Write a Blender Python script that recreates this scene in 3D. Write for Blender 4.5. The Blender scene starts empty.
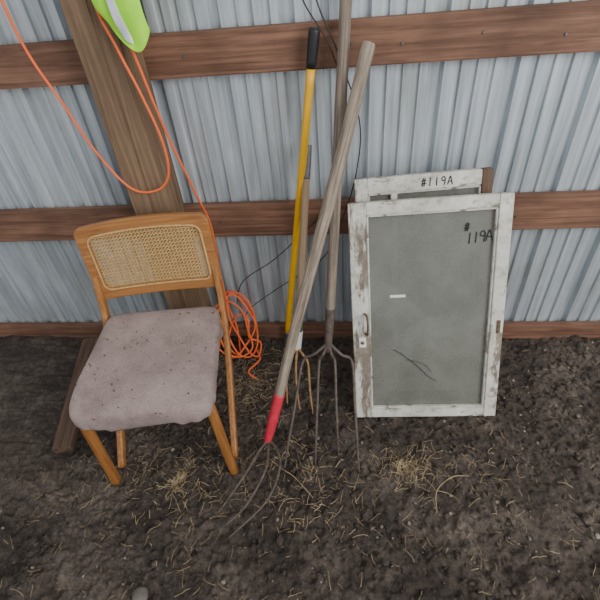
import bpy, bmesh, math, random
from mathutils import Vector, Matrix, noise
random.seed(7)
COL=bpy.context.scene.collection

# ------------------------------------------------------------------ camera
yaw=math.radians(8);pitch=math.radians(40);roll=math.radians(5.6)
r0=Vector((math.cos(yaw),math.sin(yaw),0))
fw=Vector((-math.sin(yaw)*math.cos(pitch),math.cos(yaw)*math.cos(pitch),-math.sin(pitch)))
u0=r0.cross(fw)
R=math.cos(roll)*r0-math.sin(roll)*u0
U=math.cos(roll)*u0+math.sin(roll)*r0
cam=bpy.data.objects.new('camera',bpy.data.cameras.new('camera'));COL.objects.link(cam)
cam.matrix_world=Matrix.Translation((0,-1.5,1.5))@Matrix((R,U,-fw)).transposed().to_4x4()
cam.data.sensor_width=36;cam.data.lens=436/600*36;cam.data.clip_start=.02
bpy.context.scene.camera=cam

# ------------------------------------------------------------------ materials
def nodes(name):
    m=bpy.data.materials.new(name);m.use_nodes=True
    nt=m.node_tree;b=nt.nodes['Principled BSDF'];return m,nt,b
def N(nt,t,**k):
    n=nt.nodes.new(t)
    for a,v in k.items():
        if a in n.inputs: n.inputs[a].default_value=v
        else: setattr(n,a,v)
    return n
def ramp(nt,fac,stops):
    r=nt.nodes.new('ShaderNodeValToRGB')
    e=r.color_ramp.elements
    while len(e)<len(stops): e.new(.5)
    for i,(p,c) in enumerate(stops):
        e[i].position=p;e[i].color=(c[0],c[1],c[2],1)
    nt.links.new(fac,r.inputs[0]);return r.outputs[0]
def noisetex(nt,coord,scale,sc3,detail=6,rough=.6,dist=0):
    mp=N(nt,'ShaderNodeMapping');mp.inputs['Scale'].default_value=sc3
    nt.links.new(coord,mp.inputs[0])
    n=N(nt,'ShaderNodeTexNoise');n.inputs['Scale'].default_value=scale;n.inputs['Detail'].default_value=detail
    n.inputs['Roughness'].default_value=rough;n.inputs['Distortion'].default_value=dist
    nt.links.new(mp.outputs[0],n.inputs[0]);return n.outputs[0]
def mix(nt,fac,a,b,mode='MIX'):
    n=nt.nodes.new('ShaderNodeMix');n.data_type='RGBA';n.blend_type=mode
    for s,v in ((n.inputs[0],fac),(n.inputs[6],a),(n.inputs[7],b)):
        if hasattr(v,'links'): nt.links.new(v,s)
        elif isinstance(v,(int,float)): s.default_value=v
        else: s.default_value=(v[0],v[1],v[2],1)
    return n.outputs[2]
def bump(nt,b,h,strength=.3,dist=.01):
    n=N(nt,'ShaderNodeBump');n.inputs['Strength'].default_value=strength;n.inputs['Distance'].default_value=dist
    nt.links.new(h,n.inputs['Height']);nt.links.new(n.outputs[0],b.inputs['Normal'])
def plain(name,c,rough=.6,metal=0,var=.25,scale=30):
    m,nt,b=nodes(name)
    tc=N(nt,'ShaderNodeTexCoord').outputs['Object']
    n=noisetex(nt,tc,scale,(1,1,1))
    col=ramp(nt,n,[(.3,[x*(1-var) for x in c]),(.7,[min(1,x*(1+var)) for x in c])])
    nt.links.new(col,b.inputs['Base Color'])
    b.inputs['Roughness'].default_value=rough;b.inputs['Metallic'].default_value=metal
    bump(nt,b,n,.15,.003)
    return m
def wood(name,dark,light,axis='x',scale=1,rough=.7,coord='Object',blotch=None,bs=.3):
    m,nt,b=nodes(name)
    tc=N(nt,'ShaderNodeTexCoord').outputs[coord]
    s={'x':(1.2,26,26),'y':(26,1.2,26),'z':(26,26,1.2),'uv':(6,2,1)}[axis]
    s=tuple(v*scale for v in s)
    n=noisetex(nt,tc,2.2,s,8,.62,.6)
    col=ramp(nt,n,[(.3,dark),(.5,[(a+c)/2 for a,c in zip(dark,light)]),(.68,light)])
    n2=noisetex(nt,tc,3.0,(1,1,1) if axis!='uv' else (1,3,1),4,.6)
    f=ramp(nt,n2,[(.42,(0,0,0)),(.68,(1,1,1))])
    f2=N(nt,'ShaderNodeMath',operation='MULTIPLY');nt.links.new(f,f2.inputs[0]);f2.inputs[1].default_value=bs
    col=mix(nt,f2.outputs[0],col,blotch or [x*.4 for x in dark])
    nt.links.new(col,b.inputs['Base Color']);b.inputs['Roughness'].default_value=rough
    bump(nt,b,n,.35,.004);return m

M_girt=wood('girt_wood',(.095,.042,.024),(.32,.165,.105),'x',1,.75,bs=.5)
M_post=wood('post_wood',(.11,.066,.036),(.29,.19,.115),'z',1,.8,bs=.35)
M_chair=wood('chair_oak',(.24,.088,.022),(.47,.21,.062),'z',1.2,.38,bs=.12)
M_chairx=wood('chair_oak_x',(.24,.088,.022),(.47,.21,.062),'x',1.2,.38,bs=.12)
M_grey=wood('weathered_handle',(.13,.095,.068),(.46,.38,.295),'uv',1,.85,'UV',bs=.4)
M_grey2=wood('handle_dark',(.12,.092,.072),(.34,.27,.215),'uv',1,.85,'UV',bs=.35)
M_tan=wood('handle_tan',(.25,.16,.09),(.42,.31,.20),'uv',1,.75,'UV',bs=.2)
M_cane=plain('cane',(.56,.35,.14),.55,0,.2,60)
M_black=plain('black_rubber',(.015,.015,.018),.5)
M_wire=plain('wire_black',(.03,.025,.022),.6)
M_yellow=plain('yellow_fiberglass',(.88,.47,.01),.32,0,.08,20)
M_red=plain('red_paint',(.60,.028,.055),.5,0,.2,40)
M_rust=plain('rusty_steel',(.11,.085,.07),.65,.3,.45,60)
M_rusto=plain('rust_orange',(.38,.22,.10),.75,.1,.45,60)
M_steel=plain('steel_dark',(.16,.16,.16),.5,.6,.3,60)
M_orange=plain('orange_cord',(.95,.16,.035),.45,0,.1,20)
M_lime=plain('lime_fabric',(.42,1.0,.03),.7,0,.12,20)
M_silver=plain('reflective_tape',(.62,.64,.66),.35,.2,.1,20)
M_green=plain('green_tape',(.05,.13,.07),.6)
M_white=plain('white_tape',(.78,.78,.74),.6,0,.1)
M_ink=plain('marker_ink',(.006,.006,.008),.6)
M_straw=plain('straw',(.36,.275,.16),.85,0,.6,25)
M_bronze=plain('old_brass',(.16,.11,.07),.5,.5,.4,60)
M_stone=plain('stone',(.13,.115,.10),.9,0,.3,30)
M_pebble=plain('pebble_grey',(.22,.195,.17),.85,0,.5,8)
M_old=wood('plank_dark',(.05,.03,.02),(.20,.12,.08),'y',1,.85)

def fabric():
    m,nt,b=nodes('seat_fabric')
    tc=N(nt,'ShaderNodeTexCoord').outputs['Object']
    n=noisetex(nt,tc,7,(1,1,1),7,.65); n2=noisetex(nt,tc,420,(1,1,1),2)
    c=ramp(nt,n,[(.32,(.235,.175,.16)),(.5,(.35,.268,.25)),(.68,(.43,.335,.31))])
    c2=ramp(nt,n2,[(.3,(.6,.6,.6)),(.7,(1.3,1.3,1.3))])
    c=mix(nt,1.0,c,c2,'MULTIPLY')
    v=noisetex(nt,tc,60,(1,1,1),2,.5)
    sp=ramp(nt,v,[(.68,(0,0,0)),(.71,(1,1,1))])
    c=mix(nt,sp,c,(.13,.08,.05))
    nt.links.new(c,b.inputs['Base Color']);b.inputs['Roughness'].default_value=.95
    bump(nt,b,n2,.6,.003);return m
M_fab=fabric()

def paint(name,thr,sc3=(1,1,1)):
    m,nt,b=nodes(name)
    tc=N(nt,'ShaderNodeTexCoord').outputs['Object']
    n=noisetex(nt,tc,16,sc3,9,.75,.3)
    n2=noisetex(nt,tc,3,(1,1,1),3,.5)
    ad=N(nt,'ShaderNodeMath',operation='ADD');nt.links.new(n,ad.inputs[0])
    ml=N(nt,'ShaderNodeMath',operation='MULTIPLY');nt.links.new(n2,ml.inputs[0]);ml.inputs[1].default_value=.4
    nt.links.new(ml.outputs[0],ad.inputs[1])
    f=ramp(nt,ad.outputs[0],[(thr,(0,0,0)),(thr+.06,(1,1,1))])
    w=ramp(nt,noisetex(nt,tc,13,(1,1,1),9,.78),[(.34,(.27,.255,.21)),(.47,(.56,.545,.48)),(.64,(.74,.73,.67))])
    wd=ramp(nt,noisetex(nt,tc,30,(1,1,1),4),[(.3,(.12,.095,.07)),(.7,(.30,.25,.20))])
    c=mix(nt,f,w,wd);nt.links.new(c,b.inputs['Base Color']);b.inputs['Roughness'].default_value=.65
    bump(nt,b,f,-.5,.002);return m
M_paint=paint('peeling_white_paint',.745,(1,.5,1))
M_paintx=paint('peeling_white_paint_rail',.745,(.4,1.2,1))
M_worn=paint('worn_white_paint',.68,(1.2,.3,1))
def glass():
    m,nt,b=nodes('dusty_glass')
    tc=N(nt,'ShaderNodeTexCoord').outputs['Object']
    n=noisetex(nt,tc,4,(1,1,1),6,.6)
    c=ramp(nt,n,[(.3,(.185,.19,.165)),(.7,(.27,.275,.245))])
    nt.links.new(c,b.inputs['Base Color']);b.inputs['Roughness'].default_value=.2
    tr=N(nt,'ShaderNodeBsdfTransparent');ms=N(nt,'ShaderNodeMixShader')
    fr=ramp(nt,noisetex(nt,tc,9,(1,1,1),6,.7),[(.3,(.52,.52,.52)),(.75,(.78,.78,.78))])
    nt.links.new(fr,ms.inputs[0]);nt.links.new(tr.outputs[0],ms.inputs[1]);nt.links.new(b.outputs[0],ms.inputs[2])
    nt.links.new(ms.outputs[0],nt.nodes['Material Output'].inputs[0]);return m
M_glass=glass()
def metal():
    m,nt,b=nodes('corrugated_metal')
    tc=N(nt,'ShaderNodeTexCoord').outputs['Object']
    n=noisetex(nt,tc,3,(14,1,.7),7,.65)
    c=ramp(nt,n,[(.32,(.32,.36,.395)),(.5,(.48,.53,.57)),(.68,(.62,.67,.71))])
    n2=noisetex(nt,tc,2.0,(1.5,1,1),7,.7)
    f=ramp(nt,n2,[(.5,(0,0,0)),(.72,(.6,.6,.6))])
    c=mix(nt,f,c,(.37,.37,.335))
    nt.links.new(c,b.inputs['Base Color']);b.inputs['Roughness'].default_value=.42;b.inputs['Metallic'].default_value=.3
    return m
M_metal=metal()
def dirt(name='dirt',k=1):
    m,nt,b=nodes(name)
    tc=N(nt,'ShaderNodeTexCoord').outputs['Object']
    n=noisetex(nt,tc,3,(1,1,1),10,.7); n2=noisetex(nt,tc,45,(1,1,1),9,.8); n3=noisetex(nt,tc,210,(1,1,1),4,.7)
    c=ramp(nt,n,[(.33,(.042*k,.031*k,.025*k)),(.5,(.102*k,.078*k,.063*k)),(.66,(.20*k,.162*k,.134*k))])
    c2=ramp(nt,n2,[(.34,(.28,.27,.26)),(.5,(1,1,1)),(.68,(2.0,1.95,1.85))])
    c=mix(nt,1.0,c,c2,'MULTIPLY')
    f=ramp(nt,n3,[(.62,(0,0,0)),(.70,(1,1,1))])
    c=mix(nt,f,c,(.28,.23,.175))
    nt.links.new(c,b.inputs['Base Color']);b.inputs['Roughness'].default_value=.9
    bump(nt,b,n2,1.0,.03);return m
M_dirt=dirt();M_clod=dirt('clod_dirt',1.2)

# ------------------------------------------------------------------ helpers
def link(name,me,mat,parent=None,smooth=False):
    o=bpy.data.objects.new(name,me);COL.objects.link(o)
    if mat: me.materials.append(mat)
    if smooth:
        for p in me.polygons:p.use_smooth=True
    if parent: o.parent=parent
    return o
def empty(name,mat=Matrix()):
    e=bpy.data.objects.new(name,None);COL.objects.link(e);e.matrix_world=mat;e.empty_display_size=.05;return e
def box(name,c,s,mat,parent=None,bev=.003,rot=None):
    bm=bmesh.new();bmesh.ops.create_cube(bm,size=1)
    bmesh.ops.scale(bm,vec=s,verts=bm.verts)
    if bev: bmesh.ops.bevel(bm,geom=bm.edges[:],offset=bev,segments=2,affect='EDGES')
    me=bpy.data.meshes.new(name);bm.to_mesh(me);bm.free()
    o=link(name,me,mat,parent);o.location=c
    if rot: o.rotation_euler=rot
    return o
def catmull(P,k=8,closed=False):
    P=[Vector(p) for p in P]
    if len(P)<3: return P
    out=[]
    for i in range(len(P)-1):
        a=P[max(i-1,0)];b=P[i];c=P[i+1];d=P[min(i+2,len(P)-1)]
        for j in range(k):
            t=j/k
            out.append(.5*((2*b)+(-a+c)*t+(2*a-5*b+4*c-d)*t*t+(-a+3*b-3*c+d)*t**3))
    out.append(P[-1]);return out
def sweep(name,P,rad,mat,parent=None,seg=12,k=8,section=None,ref=None,smooth=True,wob=0):
    """rad float or list (interpolated); section=(w,h) gives rounded rectangle"""
    pts=catmull(P,k) if k else [Vector(p) for p in P]
    if len(P)==2 and k:
        pts=[Vector(P[0]).lerp(Vector(P[1]),i/24) for i in range(25)]
    n=len(pts)
    if section:
        w,h=section;r=min(w,h)*.32;prof=[]
        for cx,cy,a0 in((w/2-r,h/2-r,0),(-w/2+r,h/2-r,90),(-w/2+r,-h/2+r,180),(w/2-r,-h/2+r,270)):
            for j in range(4):
                a=math.radians(a0+30*j);prof.append((cx+r*math.cos(a),cy+r*math.sin(a)))
    else: prof=[(math.cos(2*math.pi*j/seg),math.sin(2*math.pi*j/seg)) for j in range(seg)]
    bm=bmesh.new();uvl=bm.loops.layers.uv.new();rings=[];X=Vector(ref) if ref else None
    L=0;lens=[]
    for i,p in enumerate(pts):
        if i: L+=(p-pts[i-1]).length
        lens.append(L)
        T=(pts[min(i+1,n-1)]-pts[max(i-1,0)]).normalized()
        if X is None: X=Vector((1,0,0)) if abs(T.x)<.9 else Vector((0,1,0))
        base=Vector(ref) if ref else X
        X=(base-T*base.dot(T)).normalized();Y=T.cross(X)
        if section: rr=1
        elif isinstance(rad,(list,tuple)):
            f=i/(n-1)*(len(rad)-1);a=int(min(f,len(rad)-2));rr=rad[a]+(rad[a+1]-rad[a])*(f-a)
        else: rr=rad
        if wob: rr*=1+wob*noise.noise(p*9)
        rings.append([bm.verts.new(p+X*(a*rr)+Y*(b*rr)) for a,b in prof])
    m=len(prof)
    for i in range(n-1):
        for j in range(m):
            f=bm.faces.new((rings[i][j],rings[i][(j+1)%m],rings[i+1][(j+1)%m],rings[i+1][j]))
            for l,(uu,vv) in zip(f.loops,((j/m,lens[i]),((j+1)/m,lens[i]),((j+1)/m,lens[i+1]),(j/m,lens[i+1]))): l[uvl].uv=(uu,vv)
    bm.faces.new(rings[0][::-1]);bm.faces.new(rings[-1])
    bmesh.ops.recalc_face_normals(bm,faces=bm.faces)
    me=bpy.data.meshes.new(name);bm.to_mesh(me);bm.free()
    return link(name,me,mat,parent,smooth)
def rrect(w,h,r,n=8,arch=0,cy=0):
    pts=[]
    for cx,cyy,a0 in((w/2-r,h/2-r,0),(-w/2+r,h/2-r,90),(-w/2+r,-h/2+r,180),(w/2-r,-h/2+r,270)):
        for j in range(n+1):
            a=math.radians(a0+90*j/n);pts.append([cx+r*math.cos(a),cyy+r*math.sin(a)+cy])
        if a0 in(0,180):
            sx=pts[-1][0];yy=pts[-1][1];ex=-sx
            for j in range(1,12): pts.append([sx+(ex-sx)*j/12,yy])
    for p in pts:
        if p[1]>cy: p[1]+=arch*(1-(2*p[0]/w)**2)
    return pts

# ------------------------------------------------------------------ ground
def H(x,y):
    v=Vector((x,y,0))
    h=.018*noise.noise(v*2.1)+.016*noise.noise(v*5.3+Vector((3,1,0)))
    h+=.012*noise.noise(v*14)+.010*noise.noise(v*33)+.007*noise.noise(v*70)
    h+=.030*max(0,noise.noise(v*20+Vector((9,4,2)))-.12)
    h+=.020*max(0,noise.noise(v*48+Vector((1,4,2)))-.08)
    return h-.009
def axis(a,b,fa,fb,fine,coarse):
    out=[];x=a
    while x<b:
        out.append(x);x+=fine if fa<=x<fb else coarse
    out.append(b);return out
xs=axis(-3,3,-1.3,1.2,.005,.05);ys=axis(-3.5,.3,-1.35,.0,.005,.05)
bm=bmesh.new();g=[[bm.verts.new((x,y,H(x,y))) for x in xs] for y in ys]
for j in range(len(ys)-1):
    for i in range(len(xs)-1): bm.faces.new((g[j][i],g[j][i+1],g[j+1][i+1],g[j+1][i]))
me=bpy.data.meshes.new('ground');bm.to_mesh(me);bm.free();link('ground',me,M_dirt,smooth=True)
tb=bmesh.new();bmesh.ops.create_icosphere(tb,subdivisions=1,radius=1)
tv=[v.co.copy() for v in tb.verts];tf=[[v.index for v in f.verts] for f in tb.faces];tb.free()
def scatter(name,count,sizes,mat,thin=.65,lift=.3):
    V=[];F=[]
    for i in range(count):
        x=random.uniform(-1.3,1.2);y=random.uniform(-1.35,-.03)
        if noise.noise(Vector((x*3,y*3,5)))<-.1 and random.random()<thin: continue
        r=random.choice(sizes)*random.uniform(.7,1.4)
        if random.random()<.03: r*=2
        sx,sy,sz=[random.uniform(.6,1.5) for _ in range(3)];hz=H(x,y)+r*lift;b0=len(V)
        for c in tv:
            q=1+.5*noise.noise(c*1.7+Vector((i*3.1,0,0)))
            V.append((x+c.x*sx*r*q,y+c.y*sy*r*q,hz+c.z*sz*.8*r*q))
        F.extend([[b0+k for k in f] for f in tf])
    me=bpy.data.meshes.new(name);me.from_pydata(V,[],F);link(name,me,mat)
scatter('soil_clods',7500,[.002,.0025,.003,.004,.005,.006,.007],M_clod)
scatter('pebbles',420,[.002,.003,.004,.0055],M_pebble)
# straw
def strands(name,n,place,mat,L=(.02,.07),r=.0009):
    bm=bmesh.new()
    for i in range(n):
        x,y=place()
        if y>-.05: continue
        a=random.uniform(0,math.pi*2);l=random.uniform(*L);b=random.uniform(-.8,.8);rr=r*random.uniform(.5,1.2)
        pts=[];px,py=x,y
        for s in range(5):
            pts.append(Vector((px,py,H(px,py)+.003+random.uniform(0,.004))))
            px+=math.cos(a)*l/4;py+=math.sin(a)*l/4;a+=b/4
        rings=[]
        for s,p in enumerate(pts):
            T=(pts[min(s+1,4)]-pts[max(s-1,0)]).normalized();S=T.cross(Vector((0,0,1))).normalized();Up=S.cross(T)
            rings.append([bm.verts.new(p+S*rr),bm.verts.new(p+Up*rr),bm.verts.new(p-S*rr)])
        for s in range(4):
            for j in range(3): bm.faces.new((rings[s][j],rings[s][(j+1)%3],rings[s+1][(j+1)%3],rings[s+1][j]))
    me=bpy.data.meshes.new(name);bm.to_mesh(me);bm.free();return link(name,me,mat)
cl=[(.22,-.66,.10,.06),(-.17,-.66,.12,.09),(-.42,-.38,.1,.12),(.45,-.72,.15,.12),(-.5,-.15,.15,.08),(-.85,-.75,.12,.1),(-.6,-.80,.2,.12),(-.45,-.70,.12,.10),(-.1,-.80,.15,.1)]
def pl():
    if random.random()<.55:
        c=random.choice(cl);return random.gauss(c[0],c[2]*.8),random.gauss(c[1],c[3]*.8)
    return random.uniform(-1.2,1.1),random.uniform(-1.3,-.05)
strands('scattered_straw',1250,pl,M_straw,(.008,.055),.0009)
def pl2():
    s=random.uniform(-1,1);return -.615+s*.018+random.gauss(0,.010),-.735+s*.055+random.gauss(0,.015)
strands('dry_grass_tuft',100,pl2,M_straw,(.02,.06),.0009)
def pl3():
    return random.gauss(.215,.028),random.gauss(-.66,.030)
strands('dry_grass_tuft',95,pl3,M_straw,(.02,.06),.0009)
def pl4():
    return random.gauss(-.42,.04),random.gauss(-.30,.07)
strands('dry_grass_tuft',90,pl4,M_straw,(.03,.09),.0009)
t=empty('twig')
sweep('stem_1',[(-.29,-.66,.016),(-.24,-.70,.02),(-.19,-.73,.018),(-.12,-.80,.016)],.0014,M_straw,t,seg=6)
t=empty('twig')
sweep('stem_1',[(.29,-.83,.012),(.30,-.76,.02),(.36,-.71,.022),(.42,-.70,.012)],.0014,M_straw,t,seg=6)
sweep('stem_2',[(.30,-.76,.02),(.34,-.77,.02),(.37,-.79,.014)],.001,M_straw,t,seg=6)

bm=bmesh.new();bmesh.ops.create_icosphere(bm,subdivisions=3,radius=.024)
for v in bm.verts: v.co*=1+.25*noise.noise(v.co*40); v.co.z*=.5
me=bpy.data.meshes.new('stone');bm.to_mesh(me);bm.free();o=link('stone',me,M_stone,smooth=True);o.location=(-.63,-1.115,.004)

# ------------------------------------------------------------------ wall
P=.2286
prof=[(0,0),(.008,.020),(.042,.020),(.050,0),(.078,0),(.081,.009),(.100,.009),(.103,0),(.128,0),(.131,.009),(.150,.009),(.153,0),(.180,0),(.183,.009),(.202,.009),(.205,0)]
bm=bmesh.new();prev=None
line=[]
for c in range(-13,13):
    for a,d in prof: line.append((c*P+.03+a,.042+d))
z0,z1=-.05,2.7
for x,y in line:
    cur=(bm.verts.new((x,y,z0)),bm.verts.new((x,y,z1)))
    if prev: bm.faces.new((prev[0],cur[0],cur[1],prev[1]))
    prev=cur
me=bpy.data.meshes.new('wall_back');bm.to_mesh(me);bm.free();link('wall_back',me,M_metal)
ws=empty('wall_framing')
for nm,zc,h in(('girt_top',1.232,.125),('girt_mid',.640,.14),('girt_bottom',-.01,.14)):
    box(nm,(0,.02,zc),(5.9,.04,h),M_girt,ws,.004)
box('girt_upper',(0,.02,1.85),(5.9,.04,.14),M_girt,ws,.004)
ps=empty('timber_post')
box('post_timber_1',(-.725,-.071,1.25),(.078,.14,2.7),M_post,ps,.004)
box('post_timber_2',(-.658,-.069,1.25),(.062,.136,2.7),M_post,ps,.004)
for zc in(1.232,.64):
    for i,x in enumerate((-.50,.02,.17,.40,.63)):
        box('screw_%d_%d'%(int(zc*10),i),(x,-.002,zc+.02*math.sin(i*3)),(.008,.006,.008),M_steel,ws,.002)

# ------------------------------------------------------------------ chair
a=math.radians(7)
ch=empty('folding_chair',Matrix.Translation((-.660,-.53,0))@Matrix.Rotation(a,4,'Z'))
for s,nm in((-1,'left'),(1,'right')):
    sweep('back_stile_'+nm,[(s*.219,.262,.60),(s*.221,.245,.54),(s*.222,.215,.45),(s*.222,.12,.29),(s*.218,-.03,.11),(s*.217,-.145,-.005)],0,M_chair,ch,section=(.024,.034),ref=(1,0,0))
    sweep('front_leg_'+nm,[(s*.205,-.19,.42),(s*.212,-.198,.22),(s*.22,-.205,-.005)],0,M_chair,ch,section=(.030,.032),ref=(1,0,0))
    sweep('seat_rail_'+nm,[(s*.206,.20,.40),(s*.206,-.19,.40)],0,M_chair,ch,section=(.022,.03),ref=(1,0,0))
sweep('front_rail',[(-.2,-.195,.39),(.2,-.195,.39)],0,M_chairx,ch,section=(.022,.03),ref=(0,1,0))
outer=rrect(.468,.285,.030,8,.012);inner=rrect(.392,.205,.026,8,.010,cy=.000)
T=Matrix.Translation((0,.266,.653))@Matrix.Rotation(math.radians(-1.8),4,'Y')@Matrix.Rotation(math.radians(90-8),4,'X')
def curve_y(x): return -.018*(1-(x/.24)**2)
bm=bmesh.new();ls=[]
for loop,z in((outer,-.011),(outer,.011),(inner,.011),(inner,-.011)):
    ls.append([bm.verts.new((x,y,z+curve_y(x))) for x,y in loop])
n=len(outer)
for q in range(4):
    A=ls[q];B=ls[(q+1)%4]
    for i in range(n): bm.faces.new((A[i],A[(i+1)%n],B[(i+1)%n],B[i]))
bmesh.ops.recalc_face_normals(bm,faces=bm.faces)
me=bpy.data.meshes.new('back_frame');bm.to_mesh(me);bm.free()
o=link('back_frame',me,M_chairx,ch);o.matrix_local=T
bv=o.modifiers.new('b','BEVEL');bv.width=.005;bv.segments=3;bv.limit_method='ANGLE'
bm=bmesh.new()
def strip(p,q,w,z):
    p=Vector(p);q=Vector(q);d=(q-p);
    if d.length<.004:return
    s=Vector((-d.y,d.x)).normalized()*w/2
    k=8;pr=None
    for i in range(k+1):
        c=p+d*i/k
        cu=[bm.verts.new((c.x+s.x,c.y+s.y,z+curve_y(c.x))),bm.verts.new((c.x-s.x,c.y-s.y,z+curve_y(c.x)))]
        if pr: bm.faces.new((pr[0],pr[1],cu[1],cu[0]))
        pr=cu
W,Hh=.201,.108
x=-W
while x<W: 
    strip((x,-Hh),(x,Hh),.0036,.000);x+=.0128
y=-Hh
while y<Hh:
    strip((-W,y),(W,y),.0036,.0008);y+=.0128
def clip(c,sg):
    pts=[]
    for xx in(-W,W):
        yy=sg*xx+c
        if -Hh<=yy<=Hh: pts.append((xx,yy))
    for yy in(-Hh,Hh):
        xx=(yy-c)/sg
        if -W<xx<W: pts.append((xx,yy))
    return pts[:2] if len(pts)>=2 else None
c=-W-Hh
while c<W+Hh:
    for sg in(1,-1):
        r=clip(c,sg)
        if r: strip(r[0],r[1],.0023,.0015)
    c+=.0128
me=bpy.data.meshes.new('cane_panel');bm.to_mesh(me);bm.free()
o=link('cane_panel',me,M_cane,ch);o.matrix_local=T
rim=[(x,y,.011+curve_y(x)) for x,y in rrect(.396,.209,.027,8,.010,cy=.000)];rim.append(rim[0])
o=sweep('cane_rim',rim,.0035,M_cane,ch,k=0,seg=8,ref=(0,0,1));o.matrix_local=T
def outline(t,w,d):
    c,s=math.cos(t),math.sin(t);e=2/10
    return w*math.copysign(abs(c)**e,c),d*math.copysign(abs(s)**e,s)
bm=bmesh.new();NT=200
rings=[(0.02,.462),(.15,.462),(.3,.462),(.45,.462),(.6,.4615),(.72,.461),(.84,.460),(.92,.458),(.965,.455),(.988,.448),(1,.438),(1.003,.424),(1.0,.408),(.996,.394),(.985,.386),(.95,.384),(.6,.386)]
allr=[]
for ri,(rr,z) in enumerate(rings):
    ring=[]
    for i in range(NT):
        t=2*math.pi*(i+.5)/NT;x,y=outline(t,.220,.230)
        x*=1+(-y)*.11
        x*=rr;y*=rr;y-=.008
        top=z>.452
        zz=z+(.005*noise.noise(Vector((x*5,y*5,1)))+.004*noise.noise(Vector((x*14+y*6,y*7,4))))*(1 if top else .5)
        if top: zz+=.0035*max(0,noise.noise(Vector((x*9+y*16,y*4-x*3,7))))*2
        if y<-.10 : zz-=.020*((-y-.10)/.13)**2
        if top: zz-=.014*math.exp(-(x*x+(y+.0)**2)/.018)
        if z<.45:
            wv=.010*noise.noise(Vector((x*26,y*26,z*10)))*(.445-z)/.04
            L_=math.hypot(x,y);x+=wv*x/L_;y+=wv*y/L_
            zz+=.010*noise.noise(Vector((x*11,y*11,2)))*(.45-z)/.06
        ring.append(bm.verts.new((x,y,zz)))
    allr.append(ring)
for A,B in zip(allr,allr[1:]):
    for i in range(NT): bm.faces.new((A[i],B[i],B[(i+1)%NT],A[(i+1)%NT]))
bm.faces.new(allr[0]);bm.faces.new(allr[-1][::-1])
bmesh.ops.recalc_face_normals(bm,faces=bm.faces)
me=bpy.data.meshes.new('seat_cushion');bm.to_mesh(me);bm.free();link('seat_cushion',me,M_fab,ch,True)

# ------------------------------------------------------------------ sashes
STR={'#':[[(.2,0),(.45,1)],[(.55,0),(.8,1)],[(0,.32),(1,.38)],[(.05,.66),(1,.7)]],
'1':[[(.4,0),(.5,1)]],
'9':[[(.8,.75),(.6,1),(.25,.9),(.15,.65),(.4,.5),(.75,.65),(.8,.8),(.75,.4),(.6,0)]],
'A':[[(0,0),(.25,.6),(.5,1),(.7,.5),(.9,0)],[(.12,.38),(.85,.4)]]}
def write(txt,u,v,h,sp,z,parent,r=.0012,tilt=0):
    for i,chh in enumerate(txt):
        for j,s in enumerate(STR[chh]):
            w=h*.62
            pts=[(u+i*sp+p[0]*w,v+p[1]*h+tilt*i,z) for p in s]
            sweep('ink_stroke_%d_%d'%(i,j),pts,r,M_ink,parent,seg=6,k=4 if len(pts)>2 else 0)
def frameM(o,top,width_dir=Vector((1,0,0))):
    o=Vector(o);v=(Vector(top)-o).normalized();n=width_dir.cross(v).normalized();u=v.cross(n)
    m=Matrix((u,v,n)).transposed().to_4x4();return Matrix.Translation(o)@m,(Vector(top)-o).length
def sash(name,o,top,W,ls,rs,tr,br,muntin=None,wd=Vector((1,0,0)),rightmat=None):
    Mx,L=frameM(o,top,wd);e=empty(name,Mx);t=.034;zc=-t/2
    box('stile_left',(ls/2,L/2,zc),(ls,L,t),M_worn,e,.002)
    box('stile_right',(W-rs/2,L/2,zc),(rs,L,t),rightmat or M_paint,e,.002)
    box('rail_top',(W/2+(ls-rs)/2,L-tr/2,zc-.001),(W-ls-rs,tr,t),M_paintx,e,.002)
    box('rail_bottom',(W/2+(ls-rs)/2,br/2,zc-.001),(W-ls-rs,br,t),M_paintx,e,.002)
    b=.007
    for nm,c,s in(('bead_l',(ls+b/2,L/2+(br-tr)/2,zc+.004),(b,L-tr-br,.016)),('bead_r',(W-rs-b/2,L/2+(br-tr)/2,zc+.004),(b,L-tr-br,.016)),
                  ('bead_t',(W/2+(ls-rs)/2,L-tr-b/2,zc+.004),(W-ls-rs,b,.016)),('bead_b',(W/2+(ls-rs)/2,br+b/2,zc+.004),(W-ls-rs,b,.016))):
        box(nm,c,s,M_paint,e,.002)
    if muntin: box('muntin',(muntin,L/2,zc),(.022,L-tr-br,.022),M_paint,e,.002)
    box('glass_pane',(W/2+(ls-rs)/2,L/2+(br-tr)/2,zc-.006),(W-ls-rs+.004,L-tr-br+.004,.003),M_glass,e,0)
    return e,L
e,L=sash('window_sash',(.036,-.462,.000),(.005,-.18,.798),.532,.060,.044,.042,.038,wd=Vector((1,-.008,-.034)).normalized())
write('#',.386,.728,.028,.02,-.019,e,.0015);write('119A',.394,.684,.038,.0212,-.019,e,.0015,tilt=.002)
sweep('pull_handle',[(.045,.37,.002),(.052,.375,.022),(.054,.41,.028),(.052,.445,.022),(.045,.45,.002)],.004,M_bronze,e)
box('latch_plate',(.034,.335,.002),(.026,.04,.004),M_white,e,.001)
sweep('latch_screw',[(.034,.335,.003),(.034,.335,.010)],.006,M_bronze,e,k=0)
box('white_strip',(.165,.505,-.0195),(.055,.010,.001),M_white,e,0)  # thin white strip lying on the pane
box('side_catch',(.515,.38,.002),(.012,.05,.006),M_bronze,e,.001)
sweep('glass_crack',[(.15,.29,-.019),(.19,.26,-.019),(.24,.215,-.019),(.28,.17,-.019),(.31,.15,-.019)],.0010,M_ink,e,seg=6)
sweep('glass_crack_2',[(.20,.245,-.019),(.26,.225,-.019),(.29,.19,-.019)],.0007,M_ink,e,seg=6)
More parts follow.
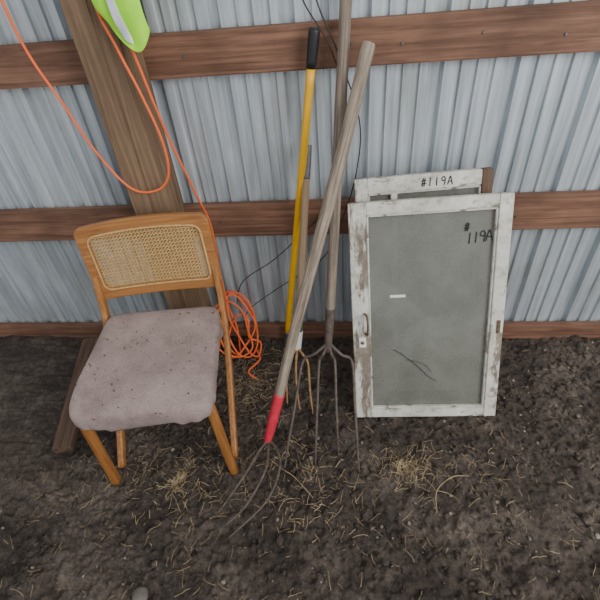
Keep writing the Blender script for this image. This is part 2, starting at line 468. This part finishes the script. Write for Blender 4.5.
e2,L2=sash('window_sash',(.070,-.335,-.006),(.028,-.085,.838),.46,.045,.035,.052,.05,muntin=.135,wd=Vector((1,0,-.028)).normalized(),rightmat=M_old)
write('#119A',.225,L2-.041,.028,.022,.0008,e2,.0015)

# ------------------------------------------------------------------ long handled tools
t=empty('yellow_handled_tool')
A=Vector((-.086,-.045,1.285));B=Vector((-.290,-.035,.0));f=lambda k:tuple(A.lerp(B,k))
sweep('rubber_grip',[f(0),f(.004),f(.078)],[.011,.0175,.0155],M_black,t,k=4)
sweep('yellow_handle',[f(.076),f(.96)],.0135,M_yellow,t)
sweep('ferrule',[f(.95),f(1.0)],[.016,.015],M_steel,t)

t=empty('hand_cultivator')
A=Vector((-.130,-.01,.93));B=Vector((-.207,-.25,.17));f=lambda k:tuple(A.lerp(B,k))
sweep('wooden_handle',[f(0),f(.9)],[.0125,.0155,.0145],M_tan,t)
sweep('steel_sleeve',[f(-.01),f(.13)],.0140,M_steel,t)
sweep('green_ferrule',[f(.80),f(.89)],.0175,M_green,t)
sweep('white_ferrule',[f(.89),f(1.0)],[.019,.015],M_white,t)
for i,(mx,tip) in enumerate([((-.245,-.31,.14),(-.25,-.40,0)),((-.21,-.33,.13),(-.195,-.43,0)),((-.16,-.31,.15),(-.14,-.45,0))]):
    m=Vector(mx);tp=Vector(tip)
    sweep('tine_%d'%(i+1),[f(.99),tuple((Vector(f(1))+m)/2+Vector((0,0,.015))),tuple(m),tuple((m+tp)/2+Vector((0,-.02,.02))),tip],[.0055,.005,.0045,.003],M_rusto,t)

t=empty('hay_fork')
A=Vector((.064,-.105,1.240));B=Vector((-.30,-.62,.055));f=lambda k:tuple(A.lerp(B,k))
bow=lambda k:tuple(A.lerp(B,k)+Vector((.004*math.sin(k*7),0,.003*math.sin(k*5))))
sweep('wooden_handle',[f(-.002),f(.003),bow(.15),bow(.3),bow(.5),bow(.7),f(.86)],[.012,.0195,.0195,.0195,.0195,.0185,.0175],M_grey,t,wob=.12)
sweep('red_socket',[f(.84),f(.93),f(1.0)],[.0195,.0185,.013],M_red,t)
sweep('tine_1',[f(.99),(-.325,-.660,.062),(-.355,-.735,.060),(-.405,-.815,.035),(-.445,-.865,.008)],[.006,.005,.0045,.0025],M_rust,t)
sweep('tine_2',[f(.99),(-.290,-.655,.066),(-.290,-.735,.065),(-.345,-.85,.04),(-.42,-.91,.008)],[.006,.005,.0045,.0025],M_rust,t)
sweep('tine_3',[f(.99),(-.262,-.645,.066),(-.240,-.715,.062),(-.275,-.83,.042),(-.39,-.94,.008)],[.006,.005,.0045,.0025],M_rust,t)

t=empty('manure_fork')
A=Vector((.013,.018,1.47));B=Vector((-.07,-.40,.318));f=lambda k:tuple(A.lerp(B,k))
sweep('wooden_handle',[f(-.01),f(0),f(.3),f(.6),f(.88)],[.012,.0175,.018,.0175,.016],M_grey2,t,wob=.08)
sweep('steel_socket',[f(.86),f(.94),f(1.0)],[.0175,.0155,.011],M_rust,t)
tips=[(-.235,-.70,-.01),(-.12,-.67,-.01),(-.035,-.63,-.01),(.04,-.69,-.01)]
sh=[(-.165,-.415,.278),(-.103,-.425,.285),(-.045,-.425,.285),(.018,-.415,.278)]
for i,(s,tp) in enumerate(zip(sh,tips)):
    s=Vector(s);tp=Vector(tp);b=Vector(f(1))
    sweep('tine_%d'%(i+1),[f(.97),tuple(b.lerp(s,.55)+Vector((0,0,.016))),tuple(s),tuple(s.lerp(tp,.35)+Vector((0,-.015,.01))),tuple(s.lerp(tp,.7)+Vector((0,-.015,.012))),tuple(tp)],[.0065,.0058,.0052,.0048,.0028],M_rust,t)

# ------------------------------------------------------------------ cords and wires
t=empty('extension_cord')
sweep('hanging_loop',[(-.62,-.165,1.75),(-.655,-.165,1.43),(-.63,-.165,1.29),(-.600,-.165,1.17),(-.575,-.165,1.03),(-.585,-.165,.92),(-.64,-.165,.865),(-.73,-.165,.875),(-.80,-.17,1.0),(-.85,-.17,1.16),(-.90,-.17,1.35),(-.9,-.17,1.7)],.0042,M_orange,t,seg=8,k=10)
sweep('straight_run',[(-.585,-.16,1.75),(-.605,-.165,1.42),(-.585,-.16,1.25),(-.565,-.14,1.05),(-.535,-.09,.80),(-.525,-.05,.66),(-.53,-.05,.45),(-.53,-.06,.28),(-.5,-.09,.14),(-.5,-.12,.02)],.0042,M_orange,t,seg=8,k=10)
rnd=random.Random(33)
pts=[]
turns=5;per=9
for i in range(turns*per):
    if i%per==0:
        cx=-.485+rnd.uniform(-.05,.045);rx=rnd.uniform(.045,.095);rz=rnd.uniform(.06,.16);tilt=rnd.uniform(-.9,.9)
    an=2*math.pi*i/per
    u=rx*math.cos(an)+tilt*.05*math.sin(an);h=rz*(1+math.sin(an))
    pts.append((cx+u,-.15+.34*h+rnd.uniform(-.014,.014),.018+h+rnd.uniform(-.008,.008)))
sweep('coil',pts,.0042,M_orange,t,seg=8,k=6)
sweep('tail',[(-.42,-.12,.03),(-.40,-.17,.016),(-.44,-.24,.016),(-.40,-.28,.014)],.0042,M_orange,t,seg=8)
t=empty('black_wire')
sweep('strand_1',[(-.15,-.03,1.6),(-.125,-.03,1.38),(-.05,-.04,1.25),(.0,-.03,1.10),(.005,-.03,.97),(-.02,-.03,.83),(-.09,-.02,.68),(-.2,-.015,.56),(-.31,-.02,.46),(-.45,-.03,.36),(-.50,-.03,.22)],.0022,M_wire,t,seg=6)
sweep('strand_2',[(-.10,-.03,1.6),(-.085,-.03,1.38),(-.02,-.045,1.22),(.045,-.03,1.02),(.04,-.03,.86),(-.0,-.03,.70),(-.08,-.03,.5),(-.2,-.01,.38),(-.31,-.01,.30),(-.44,-.06,.22),(-.47,-.08,.12)],.0022,M_wire,t,seg=6)

# ------------------------------------------------------------------ safety vest
t=empty('safety_vest')
def cloth(name,cols,mat):
    cs=[catmull(c,6) for c in cols];bm=bmesh.new()
    g=[[bm.verts.new(p+Vector((0,.006*math.sin(j*.8+i*1.3),0))) for j,p in enumerate(c)] for i,c in enumerate(cs)]
    for i in range(len(g)-1):
        for j in range(len(g[0])-1): bm.faces.new((g[i][j],g[i][j+1],g[i+1][j+1],g[i+1][j]))
    me=bpy.data.meshes.new(name);bm.to_mesh(me);bm.free();o=link(name,me,mat,t,True)
    s=o.modifiers.new('s','SOLIDIFY');s.thickness=.003
    d=o.modifiers.new('d','SUBSURF');d.levels=1;d.render_levels=2
    return o
cloth('front_panel',[[(-.685,-.17,1.75),(-.675,-.175,1.55),(-.655,-.18,1.41),(-.635,-.18,1.365)],[(-.65,-.19,1.75),(-.645,-.2,1.55),(-.625,-.2,1.40),(-.60,-.2,1.315)],[(-.61,-.18,1.75),(-.60,-.185,1.55),(-.59,-.185,1.40),(-.565,-.185,1.275)],[(-.575,-.19,1.75),(-.57,-.2,1.55),(-.56,-.2,1.40),(-.535,-.2,1.29)],[(-.535,-.17,1.75),(-.53,-.175,1.55),(-.525,-.18,1.42),(-.515,-.18,1.33)]],M_lime)
cloth('reflective_stripe',[[(-.63,-.205,1.75),(-.62,-.212,1.55),(-.60,-.212,1.40),(-.585,-.21,1.315)],[(-.60,-.20,1.75),(-.592,-.205,1.55),(-.577,-.205,1.40),(-.560,-.205,1.30)]],M_silver)

# board lying left of chair
t=empty('scrap_board')
box('board',(-1.185,-.36,.03),(.075,.62,.035),M_old,t,.004,rot=(.0,math.radians(4),math.radians(15)))

# ------------------------------------------------------------------ light
w=bpy.data.worlds.new('world');bpy.context.scene.world=w;w.use_nodes=True
bg=w.node_tree.nodes['Background'];bg.inputs[0].default_value=(.96,.98,1,1);bg.inputs[1].default_value=.86
def area(name,loc,target,size,power,color):
    l=bpy.data.lights.new(name,'AREA');l.shape='RECTANGLE';l.size=size[0];l.size_y=size[1];l.energy=power;l.color=color
    o=bpy.data.objects.new(name,l);COL.objects.link(o);o.location=loc
    o.rotation_euler=(Vector(target)-Vector(loc)).to_track_quat('-Z','Y').to_euler()
area('barn_door_daylight',(2.4,-2.6,2.3),(-.1,0,.5),(1.8,1.8),105,(1,.98,.94))
